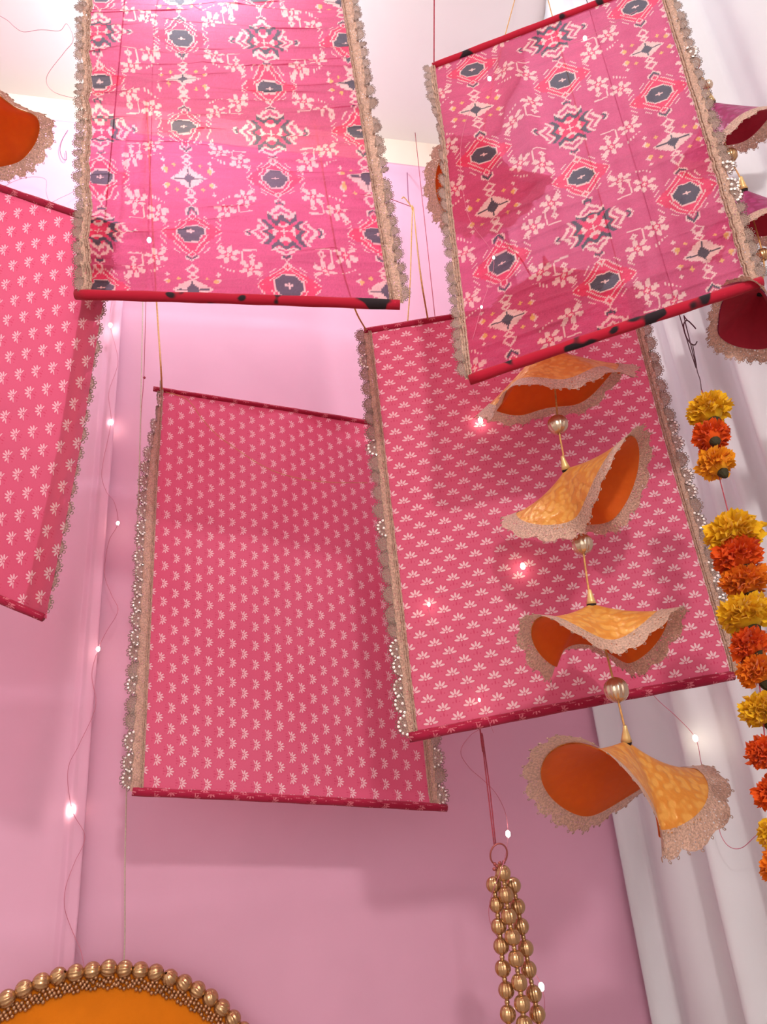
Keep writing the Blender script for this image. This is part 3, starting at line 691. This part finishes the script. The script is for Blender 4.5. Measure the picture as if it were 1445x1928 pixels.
MY = 0.63
rm = thing('fabric_flower_string', 'magenta fabric flowers with gold beads hanging next to the lace of the slanting ikat panel', 'hanging decoration', Wy(1400, 660, MY), 'fabric flower strings')
rc = Wy(1311, 120, MY); mb = MB()
tube(mb, [rc + 0.0055 * math.cos(q) * CAMR + 0.0085 * math.sin(q) * CAMUP for q in np.linspace(0, 2 * PI, 17)[:-1]], 0.0009, 6, closed=True)
link('ring', mb.mesh('ring', rm.location), rm, M['copper'])
cord(rm, [up_to_ceiling(Wy(1280, 30, MY)), Wy(1283, 45, MY), Wy(1303, 104, MY)], 0.0005, M['copper'], 'wire')
cord(rm, [Wy(1316, 138, MY), Wy(1332, 160, MY), Wy(1340, 190, MY), Wy(1374, 293, MY), Wy(1392, 330, MY), Wy(1400, 352, MY), Wy(1437, 480, MY), Wy(1436, 540, MY)], 0.0010, M['cord_y'], 'string')
bead(rm, rm, Wy(1333, 160, MY), 0.0075, UP, BEAD_S)
cone_flower(rm, Wy(1340, 192, MY), cv(0.50, -0.85, 0.10), cv(0, 0, 1), 0.082, 0.80, [(2, 0.22, 0.4), (3, 0.1, 1.2)], M['silk_m'], M['lin_r'], capdir=cv(-0.3, 1, 0))
bead(rm, rm, Wy(1375, 293, MY), 0.0102, UP, BEAD_G)
cone_flower(rm, Wy(1400, 356, MY), cv(0.25, -0.92, 0.10), cv(0, 0, 1), 0.080, 0.85, [(2, 0.18, 0.4), (3, 0.1, 1.2)], M['silk_m'], M['lin_r'], capdir=cv(-0.2, 1, 0))
bead(rm, rm, Wy(1437, 480, MY), 0.0085, UP, BEAD_G)
cone_flower(rm, Wy(1432, 548, MY), cv(-0.25, -0.85, -0.35), cv(1, 0, 0), 0.070, 0.72, [(2, 0.25, 0.9), (3, 0.18, 0.2)], M['silk_m'], M['lin_r'])

rl = thing('fabric_flower_string', 'single orange fabric flower hanging under the beige trim', 'hanging decoration', W(-20, 280, 1.02), 'fabric flower strings')
cone_flower(rl, W(-42, 190, 1.02), cv(0.15, -0.9, -0.25), cv(1, 0, 0), 0.082, 0.98, [(2, 0.1, 0.0), (5, 0.08, 1.0)], M['silk_y'], M['lin_o'])
cord(rl, [W(-42, 190, 1.02) + UP * 0.01, up_to_ceiling(W(-42, 190, 1.02))], 0.0012, M['cord_y'], 'string')

# ------------------------------------------------------------------ marigold garland
def marigold_mesh(seed):
    r = np.random.default_rng(seed); mb = MB(); N = 150
    for i in range(N):
        zz = 1 - (i + 0.5) / N * 1.72; rad = math.sqrt(max(0, 1 - zz * zz)); ph = i * 2.39996
        d = np.array([rad * math.cos(ph), rad * math.sin(ph), zz * 0.80])
        d = d + 0.06 * r.standard_normal(3); o = nrm(d)
        t = nrm(np.cross(o, r.standard_normal(3))); s = np.cross(o, t)
        base = o * 0.30 * np.array([1, 1, .8]); R = (0.93 + 0.12 * r.uniform(-1, 1)) * np.linalg.norm(d); wd = 0.20 * r.uniform(0.8, 1.25)
        V = []; nx = 4
        for (q, wf) in ((0.0, 0.25), (0.6, 0.8), (1.0, 1.0)):
            c = base + (o * R - base) * q
            for k in range(nx + 1):
                k2 = (k / nx - 0.5) * 2
                edge = (0.06 * ((k % 2) * 2 - 1) - 0.10 * abs(k2) ** 2) if q == 1.0 else 0
                V.append(c + t * wd * wf * k2 + s * (0.09 * wf * math.sin(k * 2.6 + i) + 0.10 * q * k2 * k2) + o * edge)
        Fs = [(a * (nx + 1) + k, a * (nx + 1) + k + 1, (a + 1) * (nx + 1) + k + 1, (a + 1) * (nx + 1) + k) for a in range(2) for k in range(nx)]
        mb.add(V, Fs)
    ball(mb, (0, 0, -0.02), 0.62, 12, 8)
    me = mb.mesh('marigold'); me.polygons.foreach_set('use_smooth', np.ones(len(me.polygons), bool)); return me
MG = {}
for key, sd in (('mar_y', 1), ('mar_a', 2), ('mar_o', 3), ('mar_r', 4)):
    MG[key] = marigold_mesh(sd); MG[key].materials.append(M[key])
mbc = MB(); lathe(mbc, [(0.10, -1.06), (0.16, -1.0), (0.24, -0.85), (0.30, -0.68), (0.20, -0.55)], (0, 0, 0), (0, 0, 1), 10); ball(mbc, (0, 0, -0.98), 0.12, 8, 4)
CALYX = mbc.mesh('calyx'); CALYX.materials.append(M['calyx'])
GY = 0.66
gr = thing('marigold_garland', 'string of yellow and orange marigold blooms hanging from a dark wire hook', 'garland', Wy(1450, 1700, GY))
blooms = [(1335, 772, 41, 41, 'mar_y', (0.1, -.8, -.6)), (1341, 822, 35, 30, 'mar_r', (-.1, -.5, -.9)), (1349, 873, 36, 36, 'mar_a', (.2, -.7, -.7)),
          (1382, 1004, 53, 48, 'mar_y', (.1, -.8, -.5)), (1391, 1046, 47, 40, 'mar_r', (.2, -.8, -.6)), (1402, 1094, 44, 36, 'mar_o', (.2, -.8, -.4)),
          (1404, 1156, 52, 42, 'mar_y', (.15, -.8, -.6)), (1414, 1214, 40, 32, 'mar_r', (.3, -.6, -.7)), (1427, 1262, 40, 38, 'mar_o', (.3, -.8, -.5)),
          (1436, 1336, 43, 42, 'mar_y', (.3, -.8, -.5)), (1444, 1417, 40, 36, 'mar_r', (.3, -.8, -.5)), (1461, 1492, 42, 36, 'mar_r', (.3, -.8, -.5)),
          (1466, 1566, 40, 36, 'mar_y', (.3, -.8, -.5)), (1472, 1630, 42, 38, 'mar_o', (.3, -.8, -.5))]
prev = [Wy(1322, 734, GY)]
for i, (x, y, rx, rz, key, stem) in enumerate(blooms):
    p = Wy(x, y, GY); prev.append(p)
    o = bpy.data.objects.new('marigold', MG[key]); COL.objects.link(o); o.parent = gr
    ax = cv(*stem); q = Vector((-ax).tolist()).to_track_quat('Z', 'Y') @ Matrix.Rotation(i * 1.7, 3, 'Z').to_quaternion()
    gt = GY / ray(x, y)[1]; sx = rx / F * gt; sz = (0.5 * rx + 0.5 * rz) / F * gt
    o.matrix_local = Matrix.LocRotScale(Vector(rel(gr, p).tolist()), q, Vector((sx, sx, sz)))
    c = bpy.data.objects.new('calyx', CALYX); COL.objects.link(c); c.parent = o
cord(gr, prev, 0.0006, M['cord_r'], 'thread')
hk = lambda a, b_: Wy(1145 + a / 4.817, 350 + b_ / 4.817, GY)
mb = MB(); tube(mb, smooth_path([hk(800, 1297), hk(770, 1262), hk(725, 1222), hk(698, 1235), hk(688, 1280), hk(712, 1370), hk(755, 1430), hk(790, 1442), hk(810, 1412)], 6), 0.0008, 6)
link('hook', mb.mesh('hook', gr.location), gr, M['hook'])
cord(gr, [hk(770, 1438), hk(785, 1520), hk(800, 1600), hk(812, 1680), hk(838, 1760), hk(850, 1850)], 0.0005, M['hook'], 'wire')
cord(gr, [hk(725, 1222), hk(690, 1175), Wy(1270, 560, GY), up_to_ceiling(Wy(1266, 540, GY))], 0.0006, M['hook'], 'wire')

# ------------------------------------------------------------------ gold bead tassel
TY = 1.08
ta = thing('bead_tassel', 'three strands of ribbed gold beads hanging from a brown ring', 'bead hanging', Wy(990, 2050, TY))
zp = lambda a, b_, t: Wy(850 + a / 5.24, 1560 + b_ / 5.24, t)
mb = MB(); rc = zp(470, 255, TY)
tube(mb, [rc + 0.0118 * math.cos(q) * CAMR + 0.0145 * math.sin(q) * CAMUP + 0.003 * math.cos(q) * CAMF for q in np.linspace(0, 2 * PI, 33)[:-1]], 0.0012, 6, closed=True)
link('ring', mb.mesh('ring', ta.location), ta, M['copper'])
for dx in (-1, 1):
    cord(ta, [zp(432 + dx * 8, 160, TY), Wy(920 + dx * 2, 1480, TY), Wy(908 + dx, 1385, TY), Wy(885, 1200, TY), Wz(782, 250, CEIL)], 0.0009, M['cord_r'])
strands = [([(512, 440), (540, 655), (568, 865), (605, 1070), (640, 1285), (672, 1520), (700, 1730), (722, 1935), (745, 2140), (765, 2340)], 0.0),
           ([(420, 555), (450, 750), (470, 965), (495, 1160), (510, 1380), (545, 1595), (560, 1830), (575, 2050), (590, 2270)], 0.014),
           ([(612, 560), (655, 770), (690, 965), (735, 1180), (765, 1390), (815, 1630), (850, 1830), (885, 2040), (915, 2250)], 0.014)]
for pts_, dt in strands:
    Q = [zp(a, b_, TY + dt) for a, b_ in pts_]
    cord(ta, [zp(470, 345, TY)] + Q, 0.0008, M['cord_y'], 'string')
    sp = MB()
    for i, p in enumerate(Q):
        ax = (Q[min(i + 1, len(Q) - 1)] - Q[max(i - 1, 0)]); bead(ta, ta, p, 0.0105, -ax, BEAD_G)
        if i + 1 < len(Q):
            for s in (0.36, 0.5, 0.64): ball(sp, p + (Q[i + 1] - p) * s, 0.0036 if s == 0.5 else 0.003, 8, 5)
    so = link('spacer_beads', sp.mesh('spacer_beads', ta.location), ta, M['gold']); so['kind'] = 'stuff'
for a, b_ in ((430, 350), (480, 340), (520, 330), (425, 400), (450, 370)):
    s1_ = MB(); ball(s1_, zp(a, b_, TY), 0.0026); link('crimp_bead', s1_.mesh('crimp_bead', ta.location), ta, M['copper'])

# ------------------------------------------------------------------ round disc with beaded rim
dt_ = 1.22
c0 = W(175, 2193, dt_); Rd = 385 / F * dt_ * 0.985
nd = nrm(CAMP - W(175, 1900, dt_)); nd = nrm(nd * np.array([1, 1, 0.35])); dx_ = nrm(np.cross(UP, nd)); dz_ = np.cross(nd, dx_)
topw = W(190, 1806, dt_)
c0 = topw - dz_ * Rd + dx_ * (-0.012)
dr = thing('round_disc', 'round orange disc edged with gold beads', 'wall hanging', c0 - dz_ * Rd)
def circ(r, a, off=0.0): return c0 + r * (math.sin(a) * dx_ + math.cos(a) * dz_) + nd * off
mb = MB(); ns = 96
prof = [(0.001, 0.006), (Rd * 0.4, 0.007), (Rd * 0.8, 0.006), (Rd - 0.014, 0.004), (Rd - 0.012, 0.0), (Rd - 0.014, -0.006), (0.001, -0.006)]
lathe(mb, prof, c0, nd, ns); link('felt_face', mb.mesh('felt_face', dr.location), dr, M['felt'])
br = 0.0132; Rb = Rd - br; nb = int(2 * PI * Rb / (br * 1.84))
for i in range(nb):
    a = 2 * PI * i / nb; bead(dr, dr, circ(Rb + random.uniform(-.001, .001), a, 0.006), br, dx_ * math.cos(a) - dz_ * math.sin(a) + 0.25 * rng.standard_normal(3), BEAD_G)
mb = MB()
for row in range(3):
    rr_ = Rb - br - 0.000 - row * 0.0054; k = int(2 * PI * rr_ / 0.0062)
    for i in range(k):
        a = 2 * PI * (i + 0.5 * (row % 2)) / k
        ball(mb, circ(rr_ + 0.0022 * math.sin(i * 1.7 + row * 2), a, 0.008 + 0.003 * math.sin(PI * (row + 0.5) / 3) + 0.001 * math.sin(i * 2.3)), 0.0032, 6, 4)
so = link('seed_beads', mb.mesh('seed_beads', dr.location), dr, M['seed']); so['kind'] = 'stuff'
cord(dr, [circ(Rd - 0.02, 0.115, 0.0), W(234, 1800, dt_ + 0.01), Wy(238, 1500, 1.40), Wy(262, 900, 1.42), Wz(276, 192, CEIL)], 0.0011, M['cord_w'], label='pale cord')

# ------------------------------------------------------------------ thin threads and fairy lights
def fairy(label, wirepts, leds, r=0.00055, mat='pinkwire'):
    root = thing('fairy_light_string', label, 'fairy lights', wirepts[-1], 'fairy light wires' if leds else None)
    mb = MB(); tube(mb, smooth_path(wirepts, 8), r, 5); link('wire', mb.mesh('wire', root.location), root, M[mat])
    for (p, rr) in leds:
        mb = MB(); ball(mb, (0, 0, 0), 1.0, 10, 7); o = link('led', mb.mesh('led'), root, M['led'])
        o.matrix_local = Matrix.LocRotScale(Vector(rel(root, p).tolist()), None, Vector((rr, rr, rr * 1.4)))
    return root
wy = WALL_Y - 0.062
seq = [(226, 500), (212, 560), (208, 612), (222, 680), (205, 740), (209, 795), (192, 885), (200, 925), (215, 945), (222, 985), (205, 1020), (197, 1080), (210, 1120), (222, 1150), (200, 1190), (185, 1222), (173, 1270), (180, 1330), (150, 1400), (128, 1450), (136, 1525), (160, 1575), (140, 1625), (124, 1670), (122, 1710), (135, 1750), (152, 1790), (160, 1830)]
fairy('fairy light wire wandering down the hem of the overlapping pink cloth', [Wy(x, y, wy + 0.006 * math.sin(i * 1.3)) for i, (x, y) in enumerate(seq)],
      [(Wy(208, 612, wy), 0.0042), (Wy(209, 795, wy + 0.018), 0.0042), (Wy(222, 985, wy), 0.0030), (Wy(185, 1222, wy), 0.0034), (Wy(136, 1525, wy + 0.026), 0.0042)])
seq = [(960, 1240), (925, 1350), (886, 1385), (868, 1415), (884, 1445), (912, 1470), (935, 1495), (952, 1530), (957, 1570), (950, 1620), (925, 1690), (922, 1730), (940, 1768), (972, 1800), (1005, 1830), (1020, 1858), (1026, 1900), (1015, 1960)]
fairy('fairy light wire passing over the gold bead tassel', [W(x, y, 1.22 if y < 1600 else 1.02 if y < 1830 else 1.08) for x, y in seq], [(W(957, 1570, 1.22), 0.0038), (W(1020, 1858, 1.08), 0.0040)])
seq = [(1190, 1250), (1232, 1310), (1275, 1350), (1310, 1390), (1322, 1440), (1340, 1490), (1352, 1540), (1358, 1572), (1374, 1594), (1398, 1596), (1428, 1570), (1470, 1540)]
cx = WALL_X - 0.090
fairy('fairy light wire on the white curtain above the lowest fabric flower', [Wx(x, y, cx) for x, y in seq], [(Wx(1310, 1390, cx), 0.0040)], 0.0006)
def on(pan, x, y, off):
    r = ray(x, y); n = pan['en']; t = ((pan['P'][0] + n * off - CAMP) @ n) / (r @ n); return CAMP + r * t
seq = [(880, 690), (905, 790), (872, 850), (905, 960), (985, 1066), (890, 1100), (808, 1138), (850, 1230), (903, 1318), (930, 1380)]
fairy('fairy light wire across the daisy print panel behind the orange flowers', [on(pan5, x, y, 0.016) for x, y in seq], [(on(pan5, 905, 790, 0.016), 0.0034), (on(pan5, 985, 1066, 0.016), 0.0034), (on(pan5, 808, 1138, 0.016), 0.0020), (on(pan5, 903, 1318, 0.016), 0.0016)], 0.0003)
seq = [(1200, 20), (1102, 72), (1020, 100), (922, 148), (870, 260), (880, 400), (930, 485), (907, 578), (890, 640)]
fairy('fairy light wire across the slanting ikat panel', [on(pan2, x, y, 0.024) for x, y in seq], [(on(pan2, 1102, 72, 0.024), 0.0026), (on(pan2, 922, 148, 0.024), 0.0026), (on(pan2, 930, 485, 0.024), 0.0015), (on(pan2, 907, 578, 0.024), 0.0014)], 0.0003)
seq = [(380, 20), (300, -10), (284, 300), (281, 452), (290, 560)]
fairy('fairy light wire glowing behind the crinkled ikat panel', [on(pan1, x, y, -0.02) for x, y in seq], [(on(pan1, 281, 452, -0.02), 0.0030)], 0.0004)
seq = [(-20, 20), (12, 37), (28, 51), (45, 60), (78, 56), (112, 58), (126, 45), (138, 75), (120, 100), (88, 145), (100, 172), (140, 185), (170, 190)]
fairy('unlit thin wire loop against the white ceiling', [W(x, y, 1.33) for x, y in seq], [], 0.0004)
seq = [(10, 350), (30, 340), (60, 333), (86, 338), (87, 362), (95, 380), (115, 372), (140, 360), (170, 340)]
fairy('unlit thin wire curling above the panel seen from its back', [Wy(x, y, WALL_Y - 0.05) for x, y in seq], [], 0.0005)
hkp = [(128, 245), (118, 262), (113, 282), (118, 298), (125, 300), (124, 284)]
o = fairy('small plum wire hook on the top edge of the pink cloth', [Wy(x, y, WALL_Y - 0.035) for x, y in hkp], [], 0.0007, 'cord_p'); o['category'] = 'hook'; o.name = 'wire_hook'
seq = [(312, 738), (345, 748), (362, 762), (378, 785), (402, 812), (432, 836), (500, 880), (560, 900), (620, 908), (692, 909)]
r4 = thing('loose_thread', 'loose thread curving across the top of the middle daisy print panel', 'thread', on(pan4, 692, 909, 0.02))
cord(r4, [on(pan4, x, y, 0.014) for x, y in seq], 0.0006, M['cord_y'], 'thread')
r5 = thing('loose_thread', 'red thread with a small knot hanging on the pink cloth beside the yellow cord', 'thread', Wy(262, 960, 1.45))
cord(r5, [Wy(284, 262, WALL_Y - 0.03), Wy(277, 480, 1.47), Wy(274, 600, 1.46), Wy(271, 710, 1.46), Wy(266, 780, 1.46), Wy(263, 900, 1.46), Wy(262, 960, 1.46)], 0.0007, M['cord_r'], 'thread')
mb = MB(); ball(mb, Wy(272, 711, 1.46), 0.003, 8, 6); link('knot', mb.mesh('knot', r5.location), r5, M['cord_r'])
r6 = thing('loose_thread', 'taut red thread tied between the lace and the plum knot', 'thread', knot)
cord(r6, [knot + np.array([0, 0, 0.004]), Wy(720, 370, 1.34), Wy(680, 366, 1.34)], 0.0009, M['cord_r'], 'thread')
